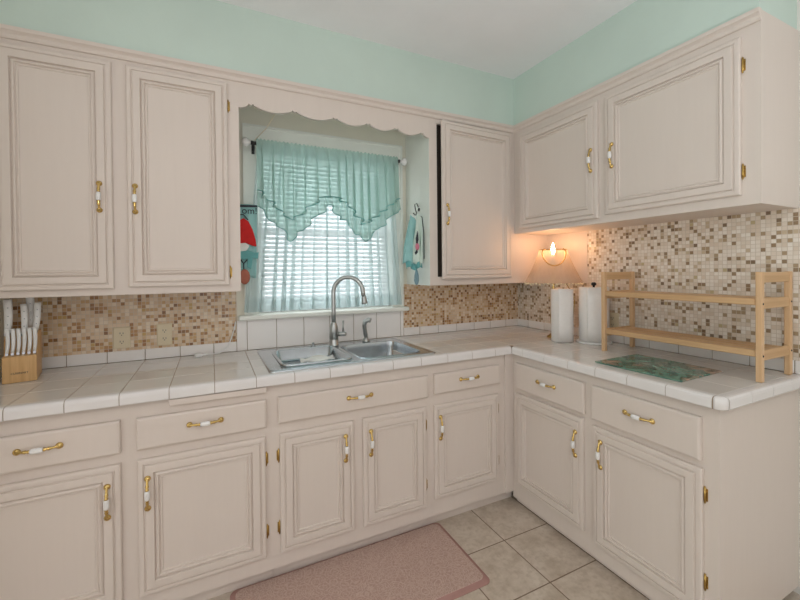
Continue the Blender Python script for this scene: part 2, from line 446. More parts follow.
DOOR = [(0, 0), (0, .012), (.003, .0155), (.006, .0165), (.017, .0170), (.0195, .0125), (.0225, .0125), (.0255, .0200), (.030, .0205),
        (.050, .0205), (.052, .0200), (.0545, .0110), (.0575, .0150), (.063, .0190), (.067, .0185), (.0700, .0105), (.0740, .0130), (.078, .0130), (.080, .0095)]
DRAWER = [(0, 0), (0, .014), (.003, .0175), (.008, .0195)]
def door(t, x0, x1, z0, z1, yf, hx, hz, hinge_side=None, hinge_z=(), ajar=0, label=None):
    hs = x1 if hinge_side != -1 else x0
    o = link('door', MB().panel(x0, x1, z0, z1, yf-.0005, DOOR), 'cab', t, origin=(hs, yf-.0005, z0))
    link('handle', handle_mb((hx, yf-.020, hz), True), ['brass', 'porcelain'], o)
    for z in hinge_z:
        link('hinge', hinge_mb(hs+hinge_side*.004, yf, z, hinge_side), 'hinge', o)
    if ajar: o.rotation_euler[2] = ajar
    if label: o['label'] = label
    return o
def drawer(t, x0, x1, z0, z1, yf, name='drawer'):
    o = link(name, MB().panel(x0, x1, z0, z1, yf-.0005, DRAWER), 'cab', t)
    link('handle', handle_mb(((x0+x1)/2, yf-.0195, (z0+z1)/2+.008), False), ['brass', 'porcelain'], o)
    return o
def face_frame(x0, x1, z0, z1, yf, openings, th=.018):
    mb = MB()
    xs = sorted({x0, x1, *[v for o in openings for v in o[:2]]}); zs = sorted({z0, z1, *[v for o in openings for v in o[2:]]})
    for i in range(len(xs)-1):
        for j in range(len(zs)-1):
            cx, cz = (xs[i]+xs[i+1])/2, (zs[j]+zs[j+1])/2
            if any(o[0] < cx < o[1] and o[2] < cz < o[3] for o in openings): continue
            mb.box(xs[i], xs[i+1], yf, yf+th, zs[j], zs[j+1])
    return mb
def carcass(x0, x1, z0, z1, yf, top=True, yb=-.001):
    mb = MB(); t = .016; y0 = yf+.018
    mb.box(x0, x0+t, y0, yb, z0, z1).box(x1-t, x1, y0, yb, z0, z1).box(x0+t, x1-t, y0, yb, z0, z0+t).box(x0+t, x1-t, yb-.006, yb, z0+t, z1)
    if top: mb.box(x0+t, x1-t, y0, yb-.006, z1-t, z1)
    return mb
def inner(o, d=.012): return (o[0]+d, o[1]-d, o[2]+d, o[3]-d)

# ------------------------------------------------------------------ upper cabinets
e = .0006
t = thing('upper_cabinet', (-2.525, -.16, UB), 'wide two-door wall cabinet left of the window, above the knife block', 'cabinet')
d1, d2 = (-2.930, -2.553, 1.294, 2.261), (-2.501, -2.099, 1.298, 2.262)
link('carcass', carcass(XL+e, -2.05, UB, UT-e, UF), 'cab', t)
link('face_frame', face_frame(XL+e, -2.048, UB, UT-e, UF, [inner(d1), inner(d2)]), 'cab', t)
door(t, *d1, UF, -2.597, 1.682, -1)
door(t, *d2, UF, -2.471, 1.682, 1, (2.156, 1.360))

t = thing('upper_cabinet', (-.49, -.16, UB), 'tall wall cabinet in the corner right of the window, door slightly ajar', 'cabinet')
d3 = (-.916, -.353, 1.306, 2.268)
link('carcass', carcass(-.98, -e, UB, UT-e, UF), 'cab', t)
link('face_frame', face_frame(-.982, -e, UB, UT-e, UF, [(-.928, -.366, 1.318, 2.256)]), 'cab', t)
link('side_panel', MB().box(-.9835, -.9821, UF+.0005, -.001, UB, UT-e), 'white_trim', t)
link('interior_shade', MB().box(-.963, -.36, -.285, -.284+.0, UB+.02, UT-.02).box(-.963, -.9625, -.28, -.01, UB+.02, UT-.02), 'cab_shade', t)  # dark sheets behind the ajar door, interior shade put in as colour
door(t, *d3, UF, -.885, 1.698, 1, (), ajar=.05)

t = thing('upper_cabinet', (.98, -.16, RUB), 'short two-door wall cabinet on the right wall above the wooden rack', 'cabinet', right=True)
d4, d5 = (.376, .958, 1.612, 2.248), (1.002, 1.578, 1.640, 2.250)
d4 = (.376, .958, 1.628, 2.248)
link('carcass', carcass(.3165, -YE, RUB, UT-e, UF), 'cab', t)
link('face_frame', face_frame(.3165, -YE, RUB, UT-e, UF, [inner(d4), inner(d5)]), 'cab', t)
door(t, *d4, UF, .924, 1.940, -1)
door(t, *d5, UF, 1.046, 1.935, 1, (2.140, 1.730))

# scalloped valance board between the cabinets
def valance_board():
    def low(x):
        n = 5; a, b = -2.046, -.984; p = (b-a)/n*1.0
        knots = [-2.046, -1.993, -1.78, -1.565, -1.375, -1.20, -1.03, -.984]
        for k0, k1 in zip(knots, knots[1:]):
            if k0 <= x <= k1+1e-9:
                u = (x-k0)/(k1-k0)
                if k0 == knots[0]: u = .5+u/2
                if k1 == knots[-1]: u = u/2
                d = min(x-k0 if k0 != knots[0] else 9, k1-x if k1 != knots[-1] else 9)
                if d < .012: return 2.181+.009*(d/.012)**1.5
                return 2.190-.029*sin(PI*u)**.85
        return 2.17
    mb = MB(); N = 212; xs = [-2.0475+(1.065)*i/N for i in range(N+1)]
    for i in range(N):
        x0, x1 = xs[i], xs[i+1]; z0, z1 = low(min(max(x0, -2.046), -.984)), low(min(max(x1, -2.046), -.984)); b = len(mb.v)
        mb.v += [(x0, UF, z0), (x1, UF, z1), (x1, UF, UT-e), (x0, UF, UT-e), (x0, UF+.018, z0), (x1, UF+.018, z1), (x1, UF+.018, UT-e), (x0, UF+.018, UT-e)]
        for q in ((0, 1, 2, 3), (5, 4, 7, 6), (4, 5, 1, 0), (3, 2, 6, 7)): mb.quad([b+k for k in q])
    return mb
solo('scalloped_valance', valance_board(), 'cab', 'beige scalloped wooden board bridging the cabinets over the window', 'valance')

# ------------------------------------------------------------------ base cabinets
BT = .872
def base(x0, x1, label, right=False, toe=.07, toe_in=.045, openings=(), skip_top=False, x1f=None, toe_x1=None):
    t = thing('base_cabinet', ((x0+x1)/2, -.3, 0), label, 'cabinet', right)
    link('carcass', carcass(x0+e, x1-e, toe, BT, BF, not skip_top), 'cab', t)
    link('face_frame', face_frame(x0+.00005, (x1f or x1)-.00005, toe, BT, BF, [inner(o) for o in openings]), 'cab', t)
    link('toe_kick', MB().box(x0+e, (toe_x1 or x1-e), BF+toe_in, BF+toe_in+.016, .0005, toe-.0005), 'cab', t)
    return t
DZ0, DZ1, PZ0, PZ1 = .694, .816, .137, .655
o1, o2 = (-2.945, -2.4875, DZ0, DZ1), (-2.945, -2.4885, PZ0, PZ1)
t = base(XL, -2.4625, 'base cabinet at the left end under the knife block, drawer over one door', openings=(o1, o2))
drawer(t, *o1, BF); door(t, *o2, BF, -2.528, .528, -1)
o1, o2 = (-2.438, -1.974, DZ0, DZ1-.002), (-2.437, -1.979, PZ0, PZ1)
t = base(-2.4625, -1.952, 'base cabinet left of the sink with a pull-out board above its drawer', openings=(o1, o2))
drawer(t, *o1, BF); door(t, *o2, BF, -2.404, .528, 1, (.557, .244))
link('cutting_board', MB().bbox(-2.331, -1.973, -.628, BF-.0005, .846, .8705, .002), 'cab', t)
o1, o2, o3 = (-1.925, -1.180, .702, .816), (-1.920, -1.583, PZ0, PZ1), (-1.537, -1.193, PZ0, PZ1)
t = base(-1.952, -1.165, 'double-door sink cabinet under the window with a wide false drawer front', openings=(o1, o2, o3), skip_top=True)
cc = centre[t.name]; t.name = 'sink_cabinet'; centre[t.name] = cc
drawer(t, *o1, BF, 'false_drawer_front')
door(t, *o2, BF, -1.626, .536, -1, (.560, .247)); door(t, *o3, BF, -1.500, .536, 1, (.559, .249))
o1, o2 = (-1.141, -.708, .712, .818), (-1.142, -.720, .163, PZ1)
t = base(-1.165, BF, 'narrow base cabinet between the sink cabinet and the inside corner', openings=(o1, o2), toe_x1=-.5775)
drawer(t, *o1, BF); door(t, *o2, BF, -1.110, .536, 1, (.569, .273))
link('corner_strip', MB().box(-.668, -.6075, BF-.010, BF-.0005, .07, BT), 'cab', t)
o1, o2 = (.652, 1.105, .680, .828), (.644, 1.097, .126, .656)
t = base(.607+.001, 1.124, 'base cabinet on the right run next to the inside corner', True, .035, .03, (o1, o2))
drawer(t, *o1, BF); door(t, *o2, BF, 1.061, .527, -1)
o1, o2 = (1.145, 1.585, .672, .828), (1.149, 1.589, .105, .645)
t = base(1.124, -YE, 'base cabinet at the end of the right run with a smooth side panel', True, .035, .03, (o1, o2))
drawer(t, *o1, BF); door(t, *o2, BF, 1.1935, .530, 1, (.553, .241))

# ------------------------------------------------------------------ tiled countertop
TI = .598                                     # inner edge of the bullnose course
HX0, HX1, HY0, HY1 = -1.945, -1.118, -.572, -.085   # sink cut-out
t = thing('tiled_countertop', (-1.2, -.3, BT), 'L-shaped white tiled worktop with rounded tile edging and tan grout', 'countertop')
sl = MB(); z0, z1 = BT+.0005, .9152
sl.box(XL+e, HX0, -.612, -e, z0, z1).box(HX1, -e, -.612, -e, z0, z1).box(HX0, HX1, -.612, HY0, z0, z1).box(HX0, HX1, HY1, -e, z0, z1)
sl.box(-.612, -e, -1.640, -.612, z0, z1)
xj = [XL+e, -2.961, -2.803, -2.645, -2.487, -2.329, -2.171, -2.013, -1.855, -1.697, -1.539, -1.381, -1.223, -1.065, -.907, -.749]
xb = xj+[-.598, -.447, -.289, -.131, -.011]
yb = [-.598, -.447, -.289, -.131, -.011]
yj = [-.598, -.719, -.874, -1.022, -1.172, -1.321, -1.473, -1.626]
tl = MB(); g = .0013
def put_tile(x0, x1, y0, y1):
    tl.bbox(x0+g, x1-g, y0+g, y1-g, .9125, .9165, .0012)
for x0, x1 in zip(xb, xb[1:]):
    for y0, y1 in zip(yb, yb[1:]):
        if x1 <= HX0 or x0 >= HX1 or y1 <= HY0 or y0 >= HY1: put_tile(x0, x1, y0, y1); continue
        ax0, ax1, ay0, ay1 = x0, x1, y0, y1
        if x0 < HX0: tl.bbox(x0+g, HX0, y0+g, y1-g, .9125, .9165, .0012); ax0 = HX0
        if x1 > HX1: tl.bbox(HX1, x1-g, y0+g, y1-g, .9125, .9165, .0012); ax1 = HX1
        if y0 < HY0: tl.bbox(max(ax0, x0+g), min(ax1, x1-g), y0+g, HY0, .9125, .9165, .0012)
        if y1 > HY1: tl.bbox(max(ax0, x0+g), min(ax1, x1-g), HY1, y1-g, .9125, .9165, .0012)
xr = [-.598, -.447, -.289, -.131, -.011]
for x0, x1 in zip(xr, xr[1:]):
    for y1, y0 in zip(yj, yj[1:]): put_tile(x0, x1, y0, y1)
link('tile_surface', tl, 'tile', t)
EP = [(0, .8735), (.034, .8735), (.036, .8765), (.036, .900), (.0345, .9085), (.030, .9145), (.023, .9165), (.014, .9170), (0, .9165)]
GP = [(o*.955, z-.0011 if z > .88 else z) for o, z in EP]
sl.loft([[(x, -TI-o, z) for o, z in GP] for x in (XL+e, -.634)], 0, True, False)
sl.loft([[(-TI-o, y, z) for o, z in GP] for y in (-.634, -1.626)], 0, True, False)
sl.loft([[(-TI-o*sin(q), -1.626-o*cos(q), z) for o, z in GP] for q in [PI/2*k/8 for k in range(9)]], 0, True, False)
sl.loft([[(x, -1.626-o, z) for o, z in GP] for x in (-.598, -.002)], 0, True, False)
link('slab', sl, 'grout', t)
ed = MB()
for a, b in zip(xj, xj[1:]+[-.634]):
    ed.loft([[(x, -TI-o, z) for o, z in EP] for x in (a+g, b-g)], 0, True, False)
for b, a in zip([-.634]+yj[1:], yj[1:]):
    ed.loft([[(-TI-o, y, z) for o, z in EP] for y in (a+g, b-g)], 0, True, False)
ed.loft([[(-TI-o*sin(q), -1.626-o*cos(q), z) for o, z in EP] for q in [PI/2*(.06+.88*k/8) for k in range(9)]], 0, True, True)
for a, b in zip([-.598, -.447, -.289, -.131], [-.447, -.289, -.131, -.002]):
    ed.loft([[(x, -1.626-o, z) for o, z in EP] for x in (a+g, b-g)], 0, True, False)
link('edge_tiles', ed, 'tile_edge', t)

# ------------------------------------------------------------------ sink
def rrect(x0, x1, y0, y1, r, z, k=8):
    pts = []
    for cx, cy, a0 in ((x1-r, y1-r, 0), (x0+r, y1-r, PI/2), (x0+r, y0+r, PI), (x1-r, y0+r, 3*PI/2)):
        for i in range(k+1):
            a = a0+PI/2*i/k; pts.append((cx+r*cos(a), cy+r*sin(a), z))
    return pts
def outer_for(inner_, x0, x1, y0, y1, z, k=8):
    out = []
    for c in range(4):
        for i in range(k+1):
            p = inner_[c*(k+1)+i]; X = x1 if c in (0, 3) else x0; Y = y1 if c in (0, 1) else y0
            first_on_x = c in (0, 2)
            if i == k//2: q = (X, Y)
            elif (i < k//2) == first_on_x: q = (X, p[1])
            else: q = (p[0], Y)
            out.append((*q, z))
    return out
t = thing('kitchen_sink', (-1.53, -.33, .90), 'double-bowl stainless steel drop-in sink under the window', 'sink')
RX0, RX1, RY0, RY1 = -1.953, -1.110, -.590, -.066
zt = .9225
deck = MB(); bowls = []
for (bx0, bx1), (cx0, cx1) in (((-1.890, -1.552), (RX0, -1.531)), ((-1.508, -1.168), (-1.531, RX1))):
    by0, by1 = -.540, -.170
    L0 = rrect(bx0-.012, bx1+.012, by0-.012, by1+.012, .055, zt)
    O = outer_for(L0, cx0, cx1, RY0, RY1, zt)
    deck.loft([O, L0, rrect(bx0-.006, bx1+.006, by0-.006, by1+.006, .050, zt+.003), rrect(bx0, bx1, by0, by1, .046, zt+.001)], 0, False, False)
    b = MB()
    b.loft([rrect(bx0, bx1, by0, by1, .046, zt+.001), rrect(bx0+.004, bx1-.004, by0+.004, by1-.004, .045, zt-.03),
            rrect(bx0+.010, bx1-.010, by0+.010, by1-.010, .045, .78), rrect(bx0+.022, bx1-.022, by0+.022, by1-.022, .04, .758),
            rrect(bx0+.045, bx1-.045, by0+.045, by1-.045, .03, .752)], 0, False, True)
    n = len(b.v); b.quad(list(range(n-36, n)))
    bowls.append((b, ((bx0+bx1)/2, (by0+by1)/2)))
rim = rrect(RX0, RX1, RY0, RY1, .02, zt); 
deck.loft([rrect(RX0-.003, RX1+.003, RY0-.003, RY1+.003, .022, .9172), rrect(RX0-.002, RX1+.002, RY0-.002, RY1+.002, .022, zt), rrect(RX0+.010, RX1-.010, RY0+.010, RY1-.010, .02, zt+.0022), rrect(RX0+.018, RX1-.018, RY0+.018, RY1-.018, .02, zt+.0004)], 0, False, True)
link('rim', deck, 'steel', t)
for b, (cx, cy) in bowls:
    bo = link('bowl', b, 'steel', t)
    link('drain', MB().lathe([(.045, 0), (.043, .003), (.034, .002), (.030, -.002), (.012, -.001), (.010, .006), (.004, .009)], (cx, cy, .7525), 'z', 20), 'steel', bo)
link('hole_cover', MB().lathe([(.016, 0), (.015, .006), (.006, .010), (.006, .018), (.009, .021), (.003, .025)], (-1.652, -.115, zt+.0005), 'z', 14), 'steel', t)
t = thing('sink_tray', (-1.72, -.355, .88), 'shallow rectangular steel tray nested in the left sink bowl', 'tray')
tr = MB(); a0, a1, b0, b1 = -1.880, -1.562, -.530, -.180
tr.loft([rrect(a0-.014, a1+.014, b0-.014, b1+.014, .052, .9262), rrect(a0-.014, a1+.014, b0-.014, b1+.014, .052, .931), rrect(a0-.006, a1+.006, b0-.006, b1+.006, .048, .9335), rrect(a0, a1, b0, b1, .044, .930),
         rrect(a0+.008, a1-.008, b0+.008, b1-.008, .042, .885), rrect(a0+.020, a1-.020, b0+.020, b1-.020, .035, .874)], 0, False, True)
n = len(tr.v); tr.quad(list(range(n-36, n)))
link('pan', tr, 'steel', t)
solo('dish_cloth', MB().grid(16, 10, lambda u, v: (-1.775+.18*u+.02*v, -.365+.115*v, .8935+.007*sin(u*9+v*4)+.004*sin(v*11))), 'white_felt',
     'white cloth lying in the shallow tray of the left sink bowl', 'cloth', mods={'solid': .008})

# ------------------------------------------------------------------ faucet and side spray
t = thing('kitchen_faucet', (-1.536, -.14, .923), 'tall brushed-nickel gooseneck faucet behind the sink divider', 'faucet')
fx, fy = -1.536, -.14; dx, dy = .827, -.562
bd = link('body', MB().lathe([(.030, .9235), (.030, .930), (.0265, .934), (.0265, .958), (.0245, .960), (.0245, .9625), (.0265, .965), (.0245, 1.03), (.020, 1.046), (.0145, 1.056), (.014, 1.062)], (fx, fy, 0), 'z', 24), 'nickel', t)
R = .089; zc = 1.235; pts = [(fx, fy, 1.055), (fx, fy, 1.12), (fx, fy, 1.18)]
for k in range(15):
    a = PI-PI*k/14; q = R+R*cos(a); pts.append((fx+dx*q, fy+dy*q, zc+R*sin(a)))
q = 2*R+.006
pts += [(fx+dx*(2*R+.003), fy+dy*(2*R+.003), 1.212)]
link('spout', MB().tube(pts, .0125, 16), 'nickel', t)
link('spray_head', MB().tube([(fx+dx*(2*R+.003), fy+dy*(2*R+.003), 1.215), (fx+dx*(2*R+.005), fy+dy*(2*R+.005), 1.205), (fx+dx*(2*R+.008), fy+dy*(2*R+.008), 1.18), (fx+dx*(2*R+.010), fy+dy*(2*R+.010), 1.168)], [.0128, .014, .0165, .0175], 16), 'nickel', t)
lv = link('lever_hub', MB().tube([(fx+.020, fy-.006, .990), (fx+.045, fy-.014, .990), (fx+.062, fy-.019, .990), (fx+.070, fy-.021, .990)], [.0125, .0135, .0135, .009], 14), 'nickel', t)
link('lever', MB().tube([(fx+.052, fy-.016, 1.0), (fx+.053, fy-.016, 1.03), (fx+.054, fy-.014, 1.068)], [.006, .0048, .0062], 10), 'nickel', lv)
t = thing('side_sprayer', (-1.325, -.112, .923), 'short nickel side sprayer standing right of the gooseneck faucet', 'sprayer')
sx, sy = -1.325, -.112
link('base', MB().lathe([(.024, .9235), (.023, .930), (.016, .940), (.0135, .95)], (sx, sy, 0), 'z', 18), 'nickel', t)
link('wand', MB().tube([(sx, sy, .949), (sx-.002, sy, .965), (sx-.008, sy-.001, 1.00), (sx-.012, sy-.003, 1.028), (sx-.006, sy-.008, 1.05), (sx+.012, sy-.016, 1.058), (sx+.026, sy-.022, 1.052)],
     [.011, .013, .0125, .0135, .015, .0155, .0135], 14), 'nickel', t)

# ------------------------------------------------------------------ curtains, rod, blind
t = thing('window_blind', (-1.515, .03, 1.125), 'white horizontal slat blind hanging in the window behind the curtains', 'blind')
link('headrail', MB().box(-1.925, -1.105, .012, .048, 2.045, 2.083), 'vinyl', t)
sl = MB(); N = 33
for i in range(N):
    z = 1.155+.0268*i; a = .95
    c_, s_ = .0135*cos(a), .0125*sin(a)
    b = len(sl.v)
    for x in (-1.922, -1.108):
        sl.v += [(x, .03-c_, z-s_), (x, .03, z+.002), (x, .03+c_, z+s_), (x, .03+c_, z+s_-.0015), (x, .03, z), (x, .03-c_, z-s_-.0015)]
    for k in range(6): sl.quad((b+k, b+(k+1) % 6, b+6+(k+1) % 6, b+6+k))
    sl.quad([b+k for k in range(6)]); sl.quad([b+11-k for k in range(6)])
link('slats', sl, 'vinyl', t)
link('bottom_rail', MB().bbox(-1.922, -1.108, .018, .042, 1.124, 1.14, .003), 'vinyl', t)
for x in (-1.78, -1.515, -1.25): link('ladder_cord', MB().tube([(x, .0155, 1.14), (x, .0155, 2.046)], .0012, 6), 'white_plastic', t)

ry, rz = -.085, 2.068
t = thing('curtain_rod', (-1.515, ry, rz), 'curtain rod with dark brackets and white end knobs over the window', 'curtain rod')
link('rod', MB().tube([(-1.985, ry, rz), (-1.055, ry, rz)], .006, 10), 'white_plastic', t)
for sg, x in ((-1, -1.975), (1, -1.062)):
    link('end_knob', MB().lathe([(.006, 0), (.012, .003), (.009, .007), (.020, .014), (.026, .026), (.020, .038), (.008, .046)], (x, ry, rz), '-x' if sg < 0 else 'x', 16), 'porcelain', t)
for x in (-1.958, -1.085):
    b = MB().tube([(x, -.0245, rz-.03), (x, -.045, rz-.012), (x, ry, rz-.008)], .004, 8).box(x-.008, x+.008, -.0285, -.0245, rz-.045, rz+.02).lathe([(.006, -.018), (.011, -.016), (.011, -.006), (.007, -.004), (.007, .004), (.011, .006), (.011, .016), (.006, .018)], (x, ry, rz), 'x', 10)
    b.ball((x, ry, rz), .0105, 8).tube([(x, ry, rz), (x, ry-.012, rz-.02), (x, ry-.004, rz-.035)], .003, 6)
    link('bracket', b, 'dark', t)
solo('pull_string', MB().tube([(-1.858, -.29, 2.20), (-1.90, -.19, 2.128), (-1.956, -.10, 2.078)], .002, 6), 'outlet', 'thin cord slanting from the valance board down to the left rod bracket', 'cord')

def rnd(seed, n):
    r = random.Random(seed); return [r.uniform(-1, 1) for _ in range(n)]
def interp(pts, x):
    for (a, va), (b, vb) in zip(pts, pts[1:]):
        if x <= b: return va+(vb-va)*max(0, (x-a)/(b-a))
    return pts[-1][1]
ph = rnd(3, 40)
def fold(u, n, k=0): return sin(2*PI*(n*u+.35*sin(5.1*u+k)+.22*sin(13*u+2*k)))
t = thing('sheer_curtain', (-1.53, -.055, 1.14), 'pale mint sheer curtain panel reaching the window sill', 'curtain')
def sheer_fn(u, v, off=0, z0=2.05, z1=1.135):
    z = z0+(z1-z0)*v; w_ = (2.05-z)/.915
    xa, xb_ = -1.935-.082*w_, -1.108+.056*w_
    a = .007+.008*w_; en = min(1, 12*u, 12*(1-u))
    return (xa+(xb_-xa)*u+en*((.021*fold(u, 16, 1.3)+.010*sin(2*PI*2.5*u))*(.45+.55*w_)+.005*sin(2*PI*31*u)), -.048-.004*w_+a*fold(u, 16, .2)*.85+off, z)
link('panel', MB().grid(360, 14, sheer_fn), 'sheer', t)
link('hem', MB().grid(360, 2, lambda u, v: sheer_fn(u, v, -.0015, 1.205, 1.135)), 'sheer', t)
t = thing('valance_curtain', (-1.53, -.085, 1.53), 'mint swag valance with zigzag ruffle hem across the window top', 'curtain')
seam = [(-1.95, 1.805), (-1.765, 1.643), (-1.60, 1.785), (-1.53, 1.80), (-1.45, 1.770), (-1.333, 1.643), (-1.09, 1.818)]
hem = [(-1.95, 1.718), (-1.77, 1.536), (-1.555, 1.745), (-1.332, 1.536), (-1.09, 1.755)]
def vx(u, v): return -1.948+(.860)*u
def val_fn(u, v):
    x = vx(u, v); zt_ = 2.088+.004*fold(u, 40); z = zt_+(interp(seam, x)-zt_)*v
    if z > rz-.02: am = .003
    else: am = .006+.010*v
    return (x+(.017*min(1, v*2.5)*fold(u, 15, 2.2) if 0 < u < 1 else 0), ry-.014-am-.010*v+am*fold(u, 15, 1), z)
link('swag', MB().grid(220, 16, val_fn), 'valance', t)
def ruf_fn(u, v):
    x = vx(u, 1); zs = interp(seam, x); st = .010*sin(2*PI*9*u)*v
    a = .010+.012*v
    return (x+.007*v*fold(u, 17, 4), ry-.034-.014*v+a*fold(u, 17, 3), zs+.004+(interp(hem, x)-zs-.004)*v+st)
link('ruffle', MB().grid(260, 6, ruf_fn), 'valance', t)
link('seam_trim', MB().tube([(lambda p: (p[0], p[1]-.006, p[2]))(val_fn(i/160, 1)) for i in range(161)], .0032, 6), 'seam', t)
link('hem_trim', MB().tube([ruf_fn(i/200, 1) for i in range(201)], .0026, 6), 'seam', t)

# ------------------------------------------------------------------ hanging towels
def flat_shape(poly, y, th=.003):
    return MB().prism(poly, y-th, y, 'y')
def ell(cx, cz, rx, rz_, n=18, a0=0, a1=2*PI):
    return [(cx+rx*cos(a0+(a1-a0)*i/(n-1)), cz+rz_*sin(a0+(a1-a0)*i/(n-1))) for i in range(n)]
t = thing('kitchen_towel', (-2.0, -.12, 1.29), 'aqua towel with a red gnome hat hanging at the left edge of the window', 'towel')
ty = -.118
link('cloth', MB().grid(20, 22, lambda u, v: (-2.0465+(.100-.012*v)*u, ty+.010+.006*sin(u*8+v*2)+.004*sin(v*7), 1.725-.39*v+.01*sin(u*5)*v)), 'aqua', t, mods={'solid': .003})
link('top_border', flat_shape([(-2.046, 1.718), (-1.948, 1.722), (-1.948, 1.711), (-2.046, 1.706)], ty), 'ink', t)
link('lettering', text_mb('om!', .05, lambda x, y, d: (-1.988+x, ty-.002-d, 1.688+y)), 'ink', t)
hat = [(-2.046, 1.63), (-2.02, 1.648), (-1.995, 1.632), (-1.975, 1.59), (-1.960, 1.535), (-1.955, 1.497), (-1.975, 1.500), (-2.01, 1.515), (-2.046, 1.512)]
link('red_hat', MB().prism(hat, ty-.010, ty+.002, 'y'), 'red', t, mods={'bevel': .003})
link('hat_stem', MB().tube([(-2.046, ty, 1.665), (-2.02, ty, 1.668), (-1.996, ty, 1.640)], .003, 6), 'ink', t)
link('beard', MB().prism([(-2.046, 1.512), (-2.01, 1.515), (-1.992, 1.500), (-2.004, 1.478), (-2.028, 1.462), (-2.046, 1.472)], ty-.008, ty+.001, 'y'), 'white_felt', t)
bow = MB(); bow.prism([(-2.046, 1.468), (-2.0, 1.475), (-1.965, 1.462), (-1.945, 1.466), (-1.950, 1.43), (-1.985, 1.44), (-2.02, 1.425), (-2.046, 1.44)], ty-.012, ty-.002, 'y')
bow.prism([(-2.0, 1.44), (-1.975, 1.44), (-1.985, 1.375), (-2.004, 1.385)], ty-.010, ty-.002, 'y')
link('bow', bow, 'aqua_deep', t)
link('dark_cord', MB().tube([(-2.04, ty-.012, 1.43), (-2.022, ty-.012, 1.405), (-2.004, ty-.012, 1.425)], .004, 6).tube([(-2.022, ty-.012, 1.405), (-2.022, ty-.012, 1.375)], .003, 6), 'ink', t)
link('brown_charm', MB().ball((-2.017, ty-.004, 1.334), .036, 14, 0, (.75, .3, 1.15)), 'terracotta', t)

t = thing('wall_hook', (-.986, -.185, 1.73), 'small dark wire hook on the side of the cabinet right of the window', 'hook')
link('plate', MB().lathe([(.012, 0), (.011, .004), (.004, .006)], (-.9825, -.185, 1.745), '-x', 14), 'dark', t)
link('hook_wire', MB().tube([(-.988, -.185, 1.76), (-1.0, -.185, 1.785), (-1.014, -.185, 1.775), (-1.010, -.185, 1.745), (-1.0, -.185, 1.72), (-1.012, -.185, 1.708), (-1.026, -.185, 1.722)], .0035, 8), 'dark', t)
t = thing('hand_towel', (-1.03, -.185, 1.36), 'aqua and white hand towel hanging on the wire hook right of the window', 'towel')
def towel_fn(cx, cy, w0, w1, z0, z1, k, side):
    def f(u, v):
        w_ = w0+(w1-w0)*min(1, v*1.6)**.6
        a = (u-.5)*2
        return (cx+a*w_*.75+.010*sin(7*u+k+3*v), cy-a*w_*.35+.012*sin(9*u+k)*min(1, v*2)-side*.015, z0+(z1-z0)*v-.02*abs(a)*(1-v)+.012*sin(6*u+k)*v)
    return f
link('aqua_fold', MB().grid(16, 20, towel_fn(-1.048, -.205, .012, .062, 1.705, 1.395, .5, 0)), 'aqua', t, mods={'solid': .006})
link('white_fold', MB().grid(14, 20, towel_fn(-1.016, -.222, .010, .030, 1.708, 1.395, 2.0, 1)), 'pale_cloth', t, mods={'solid': .006})
link('ruffle_hem', MB().grid(24, 4, lambda u, v: (-1.105+.105*u, -.235+.014*sin(22*u)-.012*v, 1.405-.035*v+.012*sin(9*u))), 'aqua_deep', t, mods={'solid': .005})
link('dark_print', MB().prism([(-1.048, 1.555), (-1.036, 1.60), (-1.030, 1.55), (-1.036, 1.525), (-1.046, 1.525)], -.262, -.256, 'y').prism([(-1.056, 1.468), (-1.040, 1.490), (-1.036, 1.470), (-1.050, 1.455)], -.262, -.256, 'y'), 'ink', t)
link('pink_print', MB().ball((-1.038, -.258, 1.505), .018, 10, 0, (.8, .25, 1.3)), 'pink', t)
link('hanging_loop', MB().tube([(-1.015, -.190, 1.712), (-.999, -.25, 1.69), (-.994, -.262, 1.60), (-.993, -.262, 1.43)], .0025, 6), 'ink', t)
link('tassel', MB().lathe([(.002, 1.372), (.008, 1.355), (.014, 1.325), (.016, 1.295), (.010, 1.275), (.003, 1.268)], (-1.022, -.215, 0), 'z', 12).tube([(-1.022, -.215, 1.37), (-1.022, -.215, 1.40)], .003, 6), 'slate', t)

# ------------------------------------------------------------------ outlets and cord
def outlet(x0, x1, z0, z1, label, right=False, yw=-.0065):
    t = thing('wall_outlet', ((x0+x1)/2, yw, z0), label, 'outlet', right)
    link('cover_plate', MB().panel(x0, x1, z0, z1, yw, [(0, 0), (0, .003), (.004, .006)]), 'outlet', t)
    xc, zc_ = (x0+x1)/2, (z0+z1)/2
    for s_ in (-1, 1):
        zz = zc_+s_*.0205
        r = link('receptacle', MB().prism(ell(xc, zz, .016, .0145, 16), yw-.0075, yw-.006, 'y'), 'outlet', t)
        link('slots', MB().box(xc-.0075, xc-.005, yw-.0082, yw-.0075, zz-.002, zz+.007).box(xc+.005, xc+.0075, yw-.0082, yw-.0075, zz-.002, zz+.006)
             .prism(ell(xc, zz-.007, .0026, .0026, 8), yw-.0082, yw-.0075, 'y'), 'black', r)
    return t
outlet(-2.620, -2.548, .984, 1.091, 'ivory double outlet nearer the knife block on the left splashback')
outlet(-2.435, -2.366, .982, 1.096, 'ivory double outlet nearer the sink on the left splashback')
outlet(.778, .852, .986, 1.094, 'ivory outlet on the right splashback behind the rack legs', True)
t = thing('power_cord', (-2.2, -.06, .917), 'white plug and cord lying on the counter against the splash, left of the sink', 'cord')
link('plug', MB().bbox(-2.262, -2.225, -.083, -.058, .9172, .937, .004).tube([(-2.226, -.070, .927), (-2.20, -.066, .927)], [.008, .004], 8), 'white_plastic', t)
